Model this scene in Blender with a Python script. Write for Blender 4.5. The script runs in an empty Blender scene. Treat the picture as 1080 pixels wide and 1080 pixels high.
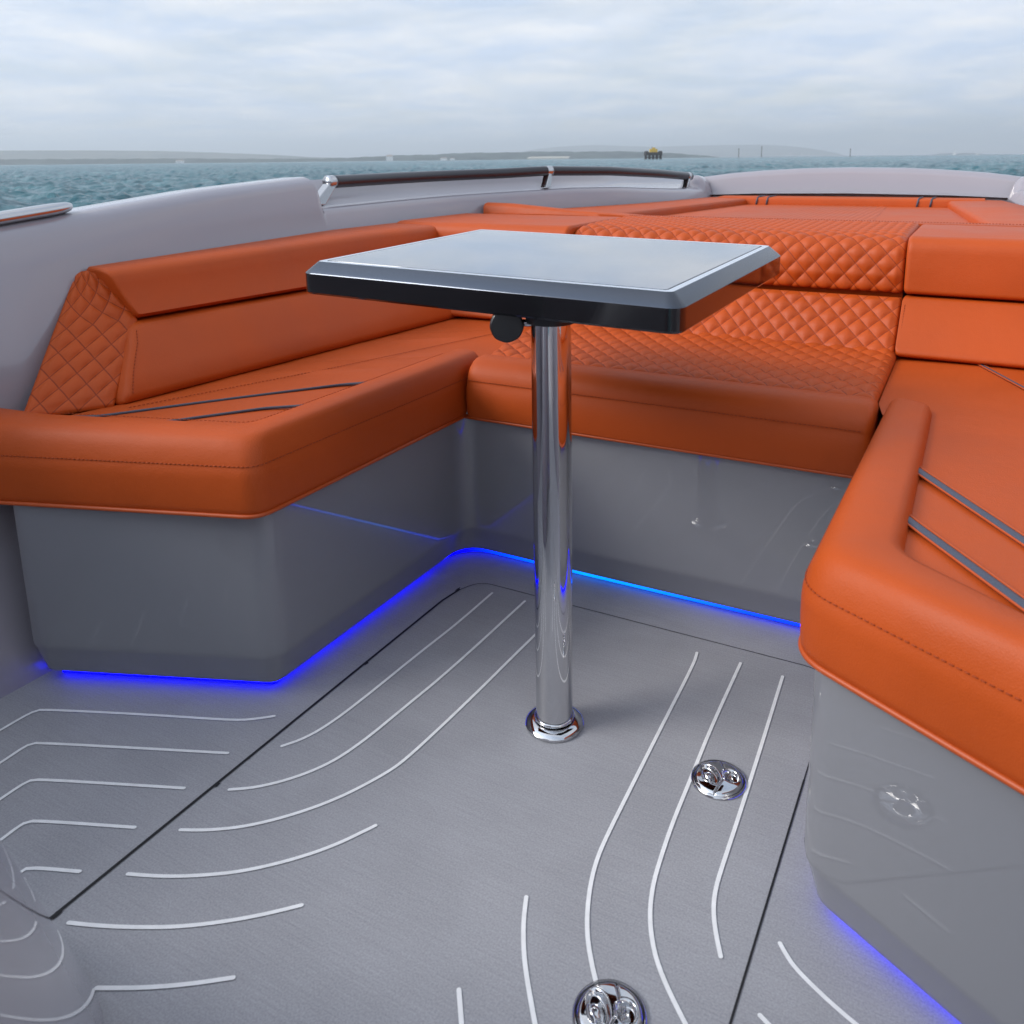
import bpy, math, random
import numpy as np
random.seed(4)
sc = bpy.context.scene
COL = sc.collection
PI = math.pi
# ---------------------------------------------------------------- camera model (eye 1.0 m above the deck)
F, CX, CY = 885., 575., 352.
EYE = (0.615, 0.0, 1.0)
TH = math.radians(11.774); YAW = math.radians(27.7); ROLL = .0105
def _cross(a, b): return (a[1]*b[2]-a[2]*b[1], a[2]*b[0]-a[0]*b[2], a[0]*b[1]-a[1]*b[0])
FW = (-math.sin(YAW)*math.cos(TH), math.cos(YAW)*math.cos(TH), -math.sin(TH))
R0 = (math.cos(YAW), math.sin(YAW), 0.)
U0 = _cross(R0, FW)
def ray(px, py):
    u = (px-CX)/F; v = -(py-CY)/F; c, s = math.cos(ROLL), math.sin(ROLL)
    u2 = u*c+v*s; v2 = -u*s+v*c
    return [FW[i]+u2*R0[i]+v2*U0[i] for i in range(3)]
def at(px, py, z):
    d = ray(px, py); t = (z-EYE[2])/d[2]
    return (EYE[0]+d[0]*t, EYE[1]+d[1]*t, z)
def far(px, py, D):
    d = ray(px, py); t = D/math.hypot(d[0], d[1])
    return (EYE[0]+d[0]*t, EYE[1]+d[1]*t, EYE[2]+d[2]*t)

# ---------------------------------------------------------------- object helpers
def tag(o, label=None, cat=None, group=None, kind=None):
    if label: o['label'] = label
    if cat: o['category'] = cat
    if group: o['group'] = group
    if kind: o['kind'] = kind
    return o
def thing(name, label, cat, loc=(0, 0, 0), group=None):
    o = bpy.data.objects.new(name, None); COL.objects.link(o); o.location = loc
    o.empty_display_size = .1
    return tag(o, label, cat, group)
class MB:
    def __init__(s): s.v = []; s.f = []; s.uv = {}; s.sm = []
    def add(s, vs, fs, smooth=True, uvs=None):
        b = len(s.v); s.v += [tuple(p) for p in vs]
        for f in fs: s.f.append(tuple(i+b for i in f)); s.sm.append(smooth)
        if uvs is not None:
            for i, q in enumerate(uvs): s.uv[b+i] = q
        return s
    def build(s, name, mat, parent=None, sharp=None, bevel=0, subd=0):
        me = bpy.data.meshes.new(name); me.from_pydata(s.v, [], s.f)
        me.polygons.foreach_set('use_smooth', s.sm)
        if s.uv:
            l = me.uv_layers.new(name='UVMap')
            idx = np.zeros(len(me.loops), dtype=np.int32); me.loops.foreach_get('vertex_index', idx)
            arr = np.zeros((len(s.v), 2), dtype=np.float32)
            for k, q in s.uv.items(): arr[k] = q
            l.data.foreach_set('uv', arr[idx].ravel())
        me.materials.append(mat); me.update()
        if sharp: me.set_sharp_from_angle(angle=math.radians(sharp))
        o = bpy.data.objects.new(name, me); COL.objects.link(o)
        if parent:
            o.parent = parent
            w = parent; off = np.zeros(3)
            while w: off += np.array(w.location); w = w.parent
            me.transform(__import__('mathutils').Matrix.Translation((-off[0], -off[1], -off[2])))
        if bevel:
            m = o.modifiers.new('Bevel', 'BEVEL'); m.width = bevel; m.segments = 3; m.limit_method = 'ANGLE'; m.angle_limit = .6
        if subd:
            m = o.modifiers.new('Sub', 'SUBSURF'); m.levels = m.render_levels = subd
        return o
def grid(rows, closed=False, cap0=False, cap1=False, smooth=True, uvs=None, flip=False, mb=None):
    mb = mb or MB(); n = len(rows[0]); vs = [p for r in rows for p in r]; fs = []
    for i in range(len(rows)-1):
        for j in range(n if closed else n-1):
            a = i*n+j; b = i*n+(j+1) % n; f = (a, b, b+n, a+n)
            fs.append(f[::-1] if flip else f)
    if cap0: fs.append(tuple(range(n))[::-1] if not flip else tuple(range(n)))
    if cap1:
        b = (len(rows)-1)*n; fs.append(tuple(range(b, b+n)) if not flip else tuple(range(b, b+n))[::-1])
    return mb.add(vs, fs, smooth, uvs)
def rpath(pts, r, seg=8, closed=False):
    """polyline with its corners rounded; r: one radius or one for each point"""
    out = []; n = len(pts)
    for i, p in enumerate(pts):
        rr = r[i] if isinstance(r, (list, tuple)) else r
        if (not closed and i in (0, n-1)) or rr <= 0: out.append(np.array(p, float)); continue
        p = np.array(p, float); a = np.array(pts[i-1], float); b = np.array(pts[(i+1) % n], float)
        da = (a-p); la = np.linalg.norm(da); da /= la; db = (b-p); lb = np.linalg.norm(db); db /= lb
        ang = math.acos(max(-1, min(1, float(da@db)))); t = min(rr/math.tan(ang/2), la*.48, lb*.48)
        p0 = p+da*t; p1 = p+db*t
        for k in range(seg+1):
            s = k/seg; out.append(p0*(1-s)**2+2*p*s*(1-s)+p1*s*s)
    return out
def resample(pts, n, closed=False):
    P = np.array(pts, float)
    if closed: P = np.vstack([P, P[:1]])
    d = np.r_[0, np.cumsum(np.linalg.norm(np.diff(P, axis=0), axis=1))]
    t = np.linspace(0, d[-1], n+1)[:-1] if closed else np.linspace(0, d[-1], n)
    return np.stack([np.interp(t, d, P[:, k]) for k in range(P.shape[1])], 1)
def plen(pts):
    P = np.array(pts, float); return float(np.linalg.norm(np.diff(P, axis=0), axis=1).sum())
def normals2(P):
    """left-hand normals of a plan polyline"""
    T = np.gradient(np.array(P, float)[:, :2], axis=0); T /= np.linalg.norm(T, axis=1)[:, None]+1e-12
    return np.stack([-T[:, 1], T[:, 0]], 1)
def tube(pts, r, seg=10, mb=None, caps=True, squash=1.):
    P = np.array(pts, float); T = np.gradient(P, axis=0); T /= np.linalg.norm(T, axis=1)[:, None]+1e-12
    rows = []; up = np.array([0, 0, 1.])
    if abs(T[0]@up) > .9: up = np.array([0, 1., 0])
    for p, t in zip(P, T):
        a = np.cross(t, up); a /= np.linalg.norm(a)+1e-12; b = np.cross(a, t)
        rows.append([p+r*(a*math.cos(q)+b*math.sin(q)*squash) for q in np.linspace(0, 2*PI, seg, endpoint=False)])
    return grid(rows, True, caps, caps, mb=mb)
def lathe(prof, c, seg=48, mb=None, cap=True):
    rows = [[(c[0]+r*math.cos(a), c[1]+r*math.sin(a), c[2]+z) for a in np.linspace(0, 2*PI, seg, endpoint=False)] for r, z in prof]
    return grid(rows, True, cap, cap, mb=mb)
def box(mb, x0, x1, y0, y1, z0, z1):
    v = [(x, y, z) for z in (z0, z1) for y in (y0, y1) for x in (x0, x1)]
    return mb.add(v, [(0, 2, 3, 1), (4, 5, 7, 6), (0, 1, 5, 4), (2, 6, 7, 3), (0, 4, 6, 2), (1, 3, 7, 5)], False)
def stitches(pts, parent, name='stitching', dash=.0055, gap=.003, r=.0009, mat=None):
    n = max(2, int(plen(pts)/(dash+gap))); P = resample(pts, n*8); mb = MB()
    k = max(2, int(8*dash/(dash+gap)))
    for i in range(n-1):
        a = P[i*8]; b = P[i*8+k]
        tube([a, (a+b)/2, b], r, 5, mb)
    return mb.build(name, mat or M['thread'], parent)

# ---------------------------------------------------------------- materials
M = {}
def nodes(name):
    m = bpy.data.materials.new(name); m.use_nodes = True; nt = m.node_tree
    return m, nt, nt.nodes['Principled BSDF'], nt.nodes.new, nt.links.new
def mat(name, col, rough=.5, metal=0, spec=.5, coat=0, crough=.05, ior=None, bump=None, var=None, emit=None):
    m, nt, b, N, L = nodes(name)
    b.inputs['Base Color'].default_value = (*col, 1); b.inputs['Roughness'].default_value = rough
    b.inputs['Metallic'].default_value = metal; b.inputs['Specular IOR Level'].default_value = spec
    b.inputs['Coat Weight'].default_value = coat; b.inputs['Coat Roughness'].default_value = crough
    if ior: b.inputs['IOR'].default_value = ior
    if bump or var:
        tc = N('ShaderNodeTexCoord')
    if bump:
        sca, st, dist = bump
        n = N('ShaderNodeTexNoise'); n.inputs['Scale'].default_value = sca; n.inputs['Detail'].default_value = 3
        L(tc.outputs['Object'], n.inputs['Vector'])
        bp = N('ShaderNodeBump'); bp.inputs['Strength'].default_value = st; bp.inputs['Distance'].default_value = dist
        L(n.outputs['Fac'], bp.inputs['Height']); L(bp.outputs[0], b.inputs['Normal'])
    if var:
        sca, amt = var
        n = N('ShaderNodeTexNoise'); n.inputs['Scale'].default_value = sca; n.inputs['Detail'].default_value = 5
        L(tc.outputs['Object'], n.inputs['Vector'])
        r = N('ShaderNodeMapRange'); r.inputs['From Min'].default_value = .3; r.inputs['From Max'].default_value = .7
        r.inputs['To Min'].default_value = 1-amt; r.inputs['To Max'].default_value = 1+amt
        L(n.outputs['Fac'], r.inputs['Value'])
        mx = N('ShaderNodeMix'); mx.data_type = 'RGBA'; mx.blend_type = 'MULTIPLY'; mx.inputs['Factor'].default_value = 1
        mx.inputs['A'].default_value = (*col, 1); L(r.outputs[0], mx.inputs['B']); L(mx.outputs['Result'], b.inputs['Base Color'])
    if emit:
        b.inputs['Emission Color'].default_value = (*emit[0], 1); b.inputs['Emission Strength'].default_value = emit[1]
    M[name] = m; return m

def leather(name, col, quilt=False):
    m, nt, b, N, L = nodes(name)
    tc = N('ShaderNodeTexCoord')
    n1 = N('ShaderNodeTexNoise'); n1.inputs['Scale'].default_value = 5; n1.inputs['Detail'].default_value = 6
    L(tc.outputs['Object'], n1.inputs['Vector'])
    r = N('ShaderNodeMapRange'); r.inputs['From Min'].default_value = .3; r.inputs['From Max'].default_value = .7
    r.inputs['To Min'].default_value = .93; r.inputs['To Max'].default_value = 1.07
    L(n1.outputs['Fac'], r.inputs['Value'])
    mx = N('ShaderNodeMix'); mx.data_type = 'RGBA'; mx.blend_type = 'MULTIPLY'; mx.inputs['Factor'].default_value = 1
    mx.inputs['A'].default_value = (*col, 1); L(r.outputs[0], mx.inputs['B'])
    out = mx.outputs['Result']
    if quilt:
        uv = N('ShaderNodeUVMap'); sp = N('ShaderNodeSeparateXYZ'); L(uv.outputs[0], sp.inputs[0])
        ds = []
        for k in (0, 1):
            a = N('ShaderNodeMath'); a.operation = 'FRACT'; L(sp.outputs[k], a.inputs[0])
            s = N('ShaderNodeMath'); s.operation = 'SUBTRACT'; L(a.outputs[0], s.inputs[0]); s.inputs[1].default_value = .5
            q = N('ShaderNodeMath'); q.operation = 'ABSOLUTE'; L(s.outputs[0], q.inputs[0]); ds.append(q)
        mxm = N('ShaderNodeMath'); mxm.operation = 'MAXIMUM'; L(ds[0].outputs[0], mxm.inputs[0]); L(ds[1].outputs[0], mxm.inputs[1])
        g = N('ShaderNodeMapRange'); g.inputs['From Min'].default_value = .462; g.inputs['From Max'].default_value = .484
        L(mxm.outputs[0], g.inputs['Value'])
        m2 = N('ShaderNodeMix'); m2.data_type = 'RGBA'; L(g.outputs[0], m2.inputs['Factor']); L(out, m2.inputs['A'])
        m2.inputs['B'].default_value = (col[0]*.55, col[1]*.45, col[2]*.45, 1); out = m2.outputs['Result']
    L(out, b.inputs['Base Color'])
    b.inputs['Specular IOR Level'].default_value = .30
    rr = N('ShaderNodeMapRange'); rr.inputs['From Min'].default_value = .3; rr.inputs['From Max'].default_value = .7; rr.inputs['To Min'].default_value = .47; rr.inputs['To Max'].default_value = .58; L(n1.outputs['Fac'], rr.inputs['Value']); L(rr.outputs[0], b.inputs['Roughness'])
    b.inputs['Sheen Weight'].default_value = .0; b.inputs['Sheen Roughness'].default_value = .4
    b.inputs['Sheen Tint'].default_value = (1, .8, .85, 1)
    v = N('ShaderNodeTexVoronoi'); v.inputs['Scale'].default_value = 480; L(tc.outputs['Object'], v.inputs['Vector'])
    n2 = N('ShaderNodeTexNoise'); n2.inputs['Scale'].default_value = 14; n2.inputs['Detail'].default_value = 4
    L(tc.outputs['Object'], n2.inputs['Vector'])
    b1 = N('ShaderNodeBump'); b1.inputs['Strength'].default_value = .5; b1.inputs['Distance'].default_value = .0004
    L(v.outputs['Distance'], b1.inputs['Height'])
    b2 = N('ShaderNodeBump'); b2.inputs['Strength'].default_value = .45; b2.inputs['Distance'].default_value = .004
    L(n2.outputs['Fac'], b2.inputs['Height']); L(b1.outputs[0], b2.inputs['Normal']); L(b2.outputs[0], b.inputs['Normal'])
    M[name] = m
ORANGE = (.45, .069, .0066)
leather('leather', ORANGE)
leather('quilted_leather', ORANGE, True)
mat('thread', (.32, .048, .006), .8)
mat('piping', (.45, .072, .009), .45)
mat('grey_piping', (.055, .065, .095), .5)
mat('gelcoat', (.305, .285, .315), .18, coat=.9, crough=.03, bump=(1.6, .12, .03))
mat('grey_gelcoat', (.205, .21, .23), .4, coat=1, crough=.012, bump=(1.2, .03, .02)); M['grey_gelcoat'].node_tree.nodes['Principled BSDF'].inputs['Coat IOR'].default_value = 1.56
mat('chrome', (.62, .62, .63), .05, 1)
mat('steel', (.55, .55, .56), .16, 1)
mat('dark_rail', (.02, .02, .028), .3, 0, .5, coat=.3, crough=.15)
mat('black_lacquer', (.004, .004, .005), .08, 0, .5, coat=.4)
mat('bevel_lacquer', (.085, .095, .115), .14, .8)
mat('glass_top', (.014, .030, .062), .03, 0, .5, coat=1, crough=.01, ior=1.62)
mat('trim', (.88, .90, .94), .3, 1)
mat('black_plastic', (.012, .013, .015), .35)
mat('seam', (.012, .012, .014), .7)
mat('deck_line', (.86, .86, .86), .6, var=(60, .06))
mat('led_blue', (0, 0, 0), .5, emit=((.0, .0, 1), 4.8))

def deck_material():
    m, nt, b, N, L = nodes('deck_foam')
    tc = N('ShaderNodeTexCoord')
    def noise(scale, det, vec=None):
        n = N('ShaderNodeTexNoise'); n.inputs['Scale'].default_value = scale; n.inputs['Detail'].default_value = det
        L(vec or tc.outputs['Object'], n.inputs['Vector']); return n
    mp = N('ShaderNodeMapping'); mp.inputs['Scale'].default_value = (8, 420, 1); mp.inputs['Rotation'].default_value = (0, 0, math.radians(48)); L(tc.outputs['Object'], mp.inputs[0])
    fib = noise(1, 3, mp.outputs[0]); big = noise(2.2, 6); fine = noise(350, 2); sm = noise(7, 7)
    def mr(n, a, c_, f0=.3, f1=.7):
        r = N('ShaderNodeMapRange'); r.inputs['From Min'].default_value = f0; r.inputs['From Max'].default_value = f1
        r.inputs['To Min'].default_value = a; r.inputs['To Max'].default_value = c_; L(n.outputs['Fac'], r.inputs['Value']); return r
    def mul(a, c_):
        q = N('ShaderNodeMath'); q.operation = 'MULTIPLY'; L(a.outputs[0], q.inputs[0]); L(c_.outputs[0], q.inputs[1]); return q
    f = mul(mul(mr(fib, .94, 1.06), mr(big, .975, 1.025)), mul(mr(fine, .87, 1.13), mr(sm, .955, 1.03, .35, .6)))
    mx = N('ShaderNodeMix'); mx.data_type = 'RGBA'; mx.blend_type = 'MULTIPLY'; mx.inputs['Factor'].default_value = 1
    mx.inputs['A'].default_value = (.345, .345, .366, 1); L(f.outputs[0], mx.inputs['B']); L(mx.outputs['Result'], b.inputs['Base Color'])
    b.inputs['Roughness'].default_value = .55; b.inputs['Specular IOR Level'].default_value = .35
    bp = N('ShaderNodeBump'); bp.inputs['Strength'].default_value = .35; bp.inputs['Distance'].default_value = .001
    L(fine.outputs['Fac'], bp.inputs['Height']); L(bp.outputs[0], b.inputs['Normal'])
    M['deck_foam'] = m
deck_material()

# ---------------------------------------------------------------- deck
mb = MB(); box(mb, -1.03, 1.03, -2.2, 1.75, -.05, 0.)
tag(mb.build('deck', M['deck_foam']), kind='structure')
def ribbon(pts, w, z, mb, seg=None, taper=True):
    P = resample(pts, max(6, int(plen(pts)/.012))); Nn = normals2(P); rows = []
    n = len(P)
    for i in range(n):
        k = 1.
        rows.append([(P[i][0]+Nn[i][0]*w/2*k, P[i][1]+Nn[i][1]*w/2*k, z), (P[i][0]-Nn[i][0]*w/2*k, P[i][1]-Nn[i][1]*w/2*k, z)])
    grid(rows, mb=mb, smooth=False)
    for e, s in ((0, -1), (n-1, 1)):         # round ends
        T = P[min(e+1, n-1)]-P[max(e-1, 0)]; T = T/np.linalg.norm(T)*s; c = P[e]
        vs = [(c[0], c[1], z)]+[(c[0]+w/2*(T[0]*math.cos(a)-T[1]*math.sin(a)), c[1]+w/2*(T[1]*math.cos(a)+T[0]*math.sin(a)), z) for a in np.linspace(-PI/2, PI/2, 9)]
        mb.add(vs, [(0, i, i+1) for i in range(1, 9)], False)
lines_px = [
 [(-75, 815), (0, 771), (36, 750), (48, 749), (150, 754), (240, 760), (262, 760), (289, 756)],
 [(-60, 842), (0, 806), (30, 785), (42, 784), (240, 795)],
 [(-55, 880), (0, 844), (29, 824), (41, 822.5), (194, 832)],
 [(-40, 915), (0, 887.5), (25, 868), (37, 866), (142, 873.5)],
 [(-30, 965), (12, 929), (22, 919), (32, 915.5), (84, 920)],
 [(297.5, 787.5), (320, 780), (345, 766), (380, 740), (445, 687), (480, 660), (519, 626)],
 [(242, 833.5), (270, 831.5), (310, 821.5), (350, 805), (385, 781), (420, 752), (475, 707), (553.5, 634.6)],
 [(190.5, 876), (220, 876.5), (260, 872.5), (310, 860), (360, 841.5), (405, 817.5), (425, 804), (460, 772), (505, 729), (540, 694), (587, 648)],
 [(135, 922.5), (165, 925), (200, 925), (250, 921), (300, 910), (350, 894), (396, 871.5)],
 [(72.5, 974), (100, 977), (140, 979), (190, 978.5), (240, 972.5), (280, 965), (318, 955.5)],
 [(102, 1043), (150, 1043), (200, 1039), (246, 1032)],
 [(735, 689), (732, 700), (696, 770), (660.7, 840.7), (639.6, 883), (629, 907.6), (622, 935.7), (618.9, 967), (619.6, 992), (623.8, 1016.7), (630, 1043), (640, 1075), (660, 1130)],
 [(781, 700), (748.7, 770.4), (728, 823), (709, 868.9), (696, 907.6), (688, 935.7), (684.7, 967.4), (688.9, 1002.6), (699.5, 1034), (722, 1080), (750, 1130)],
 [(825.4, 714), (801.5, 791.5), (780.4, 858), (762.8, 911), (755, 935.7), (752, 956.9), (754, 981.5), (760, 1009.6)],
 [(555, 947), (551.7, 974.4), (552.4, 1009.6), (557, 1041), (564, 1080), (572, 1120)],
 [(801.5, 1072), (812, 1083), (850, 1120)],
 [(822.6, 996), (833, 1015), (847, 1031), (872, 1055), (896, 1076), (950, 1120)],
 [(484, 1045), (487, 1085), (492, 1130)],
]
def smooth_px(pts):
    P = [np.array(at(x, y, 0)[:2]) for x, y in pts]
    for _ in range(4):
        Q = [P[0]]
        for a, b in zip(P, P[1:]): Q += [a*.75+b*.25, a*.25+b*.75]
        P = Q+[P[-1]]
    return P
mb = MB()
for ln in lines_px: ribbon(smooth_px(ln), .0060, .0016, mb)
tag(mb.build('deck_marking', M['deck_line']), kind='structure')
# hatch seam in the deck
mb = MB()
ribbon([(-.425, -2.0), (-.428, 1.46), (-.420, 1.52)], .0055, .0012, mb); ribbon(rpath([(.428, 1.25), (.428, -2.0)], 0), .0030, .0012, mb); ribbon(rpath([(-.420, 1.52), (-.395, 1.575), (.40, 1.575), (.428, 1.50), (.428, 1.25)], [0, .05, .05, .05, 0]), .0018, .0010, mb)
tag(mb.build('deck_seam', M['seam']), kind='structure')
mb = MB()
for (px, py, w) in ((375, 706, .004), (383, 699, .003), (479, 621, .004), (470, 629, .003), (256, 797, .0035), (60, 966, .005), (222, 825, .0025), (300, 765, .002)):
    c = (-.4262+random.uniform(-.003, .003), at(px, py, 0)[1]); a = [(c[0]+math.cos(q)*w*random.uniform(.5, 1.), c[1]+math.sin(q)*w*2.6*random.uniform(.5, 1.2), .0014) for q in np.linspace(0, 2*PI, 12)[:-1]]
    mb.add(a, [tuple(range(11))], False)
tag(mb.build('deck_wear', M['seam']), kind='structure')

# ---------------------------------------------------------------- hull sides, arch and rails
PLAN = [(-2.2, .98), (-.6, 1.08), (.3, 1.165), (1, 1.20), (1.6, 1.235), (2, 1.25), (2.4, 1.25), (2.7, 1.22), (3.0, 1.12), (3.2, 1.02), (3.57, .88), (4.0, .79), (4.4, .725)]
def ip(t, x): return float(np.interp(x, [a for a, b in t], [b for a, b in t]))
ys_ = np.linspace(-2.2, 4.4, 400); _p = np.array([ip(PLAN, y) for y in ys_])
_k = np.hanning(31); _k /= _k.sum(); _pp = np.convolve(np.pad(_p, 15, 'edge'), _k, 'valid')
def plan(y): return float(np.interp(y, ys_, _pp))
ZG = [(-2.2, .70), (.3, .800), (1, .873), (1.6, .930), (2, .953), (2.4, .958), (3.2, .955), (3.57, .945), (4.0, .925), (4.4, .905)]
ZL = [(2, .858), (3, .874), (3.3, .880), (3.57, .874), (4, .853), (4.4, .84)]
RZ = [(2, .938), (3.0, .950), (3.2, .956), (3.57, .949), (4.0, .928), (4.35, .905)]
def wall_section(y, s):
    p = plan(y); zg = ip(ZG, y); k = min(1, max(0, (y-2.0)/.022)) if y < 4.3 else 1-min(1, (y-4.3)/.05)
    k = k*k*(3-2*k)
    lo = ip([(1.0, .975), (2.3, 1.0), (2.8, p-.12), (4.4, p-.12)], y) if y > 1 else .975
    mid = min(p-.10, ip([(1, 1.09), (2.3, 1.11), (9, 1.11)], y)) if y > 1 else min(1.09, p-.06)
    full = [(p-.05, .79), (p-.036, min(.835, zg-.06)), (p-.022, zg-.035), (p-.008, zg-.018), (p+.008, zg-.006), (p+.03, zg), (p+.11, zg-.002), (p+.135, zg-.012), (p+.15, zg-.04)]
    zl = ip(ZL, y)
    rec = [(p-.05, .79), (p-.036, zl-.025), (p-.026, zl-.010), (p-.015, zl-.004), (p-.005, zl), (p+.02, zl+.002), (p+.075, zg-.03), (p+.095, zg-.014), (p+.15, zg-.04)]
    pts = [(lo, -.02), (lo+(mid-lo)*.5, .25), (mid, .5)]+[(a[0]*(1-k)+b[0]*k, a[1]*(1-k)+b[1]*k) for a, b in zip(full, rec)]+[(p+.17, zg-.10), (p+.17, .5), (p+.12, .1), (p+.0, -.3), (p-.2, -.75)]
    return [(s*x, y, z) for x, z in pts]
ysec = list(np.linspace(-2.2, 1.9, 50))+list(np.linspace(1.95, 2.06, 23))+list(np.linspace(2.1, 4.26, 60))+list(np.linspace(4.28, 4.4, 10))
for s, nm in ((-1, 'port'), (1, 'starboard')):
    o = thing('hull_side', 'pale grey gelcoat gunwale sweeping forward behind the left bench' if s < 0 else 'pale grey gelcoat gunwale at the right edge of the bow, carrying the short rail end', 'hull side', (s*1.1, 0, 0))
    grid([wall_section(y, s) for y in ysec], mb=(m := MB()), flip=(s > 0))
    m.build('gunwale', M['gelcoat'], o, sharp=50, subd=0)
# bow coaming arch
xs = np.linspace(-.90, .90, 73)
def arch_z(x):
    t = abs(x); return float(np.interp(t, [0, .25, .45, .6, .68, .73, .79, .9], [.943, .939, .928, .916, .906, .899, .893, .885]))
rows = []
for x in xs:
    y = 4.42+.05*(1-(x/.8)**2)-.35*max(0, abs(x)-.66)*0; z = arch_z(x)
    rows.append([(x, y-.03, .6), (x, y-.03, .76), (x, y-.012, z-.03), (x, y-.004, z-.010), (x, y+.012, z), (x, y+.06, z), (x, y+.08, z-.012), (x, y+.12, z-.06), (x, y+.2, .78), (x, y+.25, .75)])
o = thing('bow_coaming', 'low curved pale grey wall across the bow behind the sunpad', 'coaming', (0, 4.45, 0))
grid(rows, mb=(m := MB())); m.build('coaming_panel', M['gelcoat'], o, sharp=60)
# foredeck and stem beyond the coaming
fd = []
for k in range(11):
    t = k/10; y = 4.36+1.25*t; w = .90*math.sqrt(max(0, 1-t**2.2))+.001
    fd.append([(-w*math.cos(a)*1.0 if False else w*q, y, zz) for q, zz in ((-.75, -.75), (-1, .1), (-1.02, .6), (-1, .78), (-.96, .80), (-.5, .815), (0, .82), (.5, .815), (.96, .80), (1, .78), (1.02, .6), (1, .1), (.75, -.75))])
m = grid(fd); m.build('foredeck', M['gelcoat'], o, sharp=45)

def rail_curve(s, y0, y1, n=60):
    return [(s*(plan(y)+.036), y, ip(RZ, y)) for y in np.linspace(y0, y1, n)]
def hand_rail(s, label):
    o = thing('hand_rail', label, 'hand rail', (s*1.2, 3, .9), 'hand rails along the bow')
    pts = rail_curve(s, 2.12, 4.30); tube([(p[0], p[1], p[2]-.006) for p in pts], .0205, 20, mb=(m := MB())); m.build('rail_tube', M['dark_rail'], o)
    for k, y in enumerate((2.13, 3.22, 4.27)):
        c = (s*(plan(y)+.036), y, ip(RZ, y)); zl = ip(ZL, y)
        m = MB()
        a = (c[0], c[1], c[2]-.012); d = (-.085, -.05, -.06)[k]
        b = (c[0]-s*.012, c[1]+d, zl+.004)
        # raked blade stanchion
        for (w0, w1) in ((.016, .012),):
            rows = []
            for q in np.linspace(0, 1, 6):
                p = [a[i]+(b[i]-a[i])*q for i in range(3)]; h = (.020, .013, .012)[k]+.010*q
                rows.append([(p[0]-s*.014, p[1]-h, p[2]), (p[0]+s*.014, p[1]-h, p[2]), (p[0]+s*.014, p[1]+h, p[2]), (p[0]-s*.014, p[1]+h, p[2])])
            grid(rows, True, True, True, smooth=False, mb=m)
        sn = m.build('stanchion', M['steel'], o, bevel=.002)
        m = tube([(p[0], p[1], p[2]-.006) for p in rail_curve(s, y-.013, y+.013, 5)], .0214, 20); m.build('rail_clamp', M['steel'], sn)
    return o
hand_rail(-1, 'long black hand rail on steel stanchions along the left gunwale')
hand_rail(1, 'hand rail end with a steel leg at the right edge beside the bow coaming')
# aft grab rail whose rounded end shows at far left
o = thing('grab_rail', 'flat polished steel rail end lying on the gunwale at far left', 'grab rail', (-1.24, .7, .86))
rows = []
ye = np.r_[np.linspace(-.9, 1.14, 30), 1.14+.075*np.sin(np.linspace(.2, 1, 8)*PI/2)]
for i, y in enumerate(ye):
    w = .026*math.sqrt(max(.002, 1-max(0, (y-1.14)/.0755)**2)); z = ip(ZG, y)+.012
    x = -(plan(y)+.028); hh = .012*(w/.026)**.5
    rows.append([(x+w*math.cos(a), y, z+hh*math.sin(a)*(1.15 if math.sin(a) > 0 else 1.25)) for a in np.linspace(0, 2*PI, 20, endpoint=False)])
grid(rows, True, True, True, mb=(m := MB())); m.build('rail_bar', M['steel'], o)
for y in (-.5, .35):
    tube([(-(plan(y)+.028), y, ip(ZG, y)-.01), (-(plan(y)+.028), y, ip(ZG, y)+.006)], .012, 12).build('stanchion', M['steel'], o)

# ---------------------------------------------------------------- bench pedestals
def pedestal(path, rad, parent, wide=1):
    P = resample(rpath(path, rad, 10), 90); Nn = normals2(P)  # travelling so that the bench body is on the left
    sec = [(0.012, .41), (0, .395), (0, .385), (0, .37), (0, .30), (0, .2), (0, .12), (0, .105), (0, .097), (.001, .088), (.004, .082), (.017, .036), (.019, .028), (.023, .026), (.07, .026)]
    rows = [[(p[0]+n[0]*d, p[1]+n[1]*d, z) for d, z in sec] for p, n in zip(P, Nn)]
    grid(rows, mb=(m := MB()), flip=True)
    m.build('base', M['grey_gelcoat'], parent, sharp=70)
    return P, Nn
def led(P, Nn, label, mt):
    mb = tube([(p[0]+n[0]*.047, p[1]+n[1]*.047, .011) for p, n in zip(P, Nn)], .0055, 8)
    tag(mb.build('light_strip', mt), label, 'light strip', 'light strips under the bench bases')

def led_center_material():
    m, nt, b, N, L = nodes('led_center'); g = N('ShaderNodeNewGeometry'); s = N('ShaderNodeSeparateXYZ'); L(g.outputs['Position'], s.inputs[0])
    r = N('ShaderNodeValToRGB'); mr = N('ShaderNodeMapRange'); mr.inputs['From Min'].default_value = -.5; mr.inputs['From Max'].default_value = .5
    L(s.outputs[0], mr.inputs['Value']); L(mr.outputs[0], r.inputs[0])
    e = r.color_ramp.elements; e[0].position = 0; e[0].color = (0, .0, .9, 1); e[1].position = 1; e[1].color = (0, .0, .9, 1)
    for p, c in ((.18, (0, .05, .9, 1)), (.32, (0, .13, .75, 1)), (.5, (0, .10, .8, 1)), (.72, (0, .03, 1, 1))):
        q = e.new(p); q.color = c
    b.inputs['Base Color'].default_value = (0, 0, 0, 1); L(r.outputs[0], b.inputs['Emission Color']); b.inputs['Emission Strength'].default_value = 3.4
    M['led_center'] = m
led_center_material()

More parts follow.
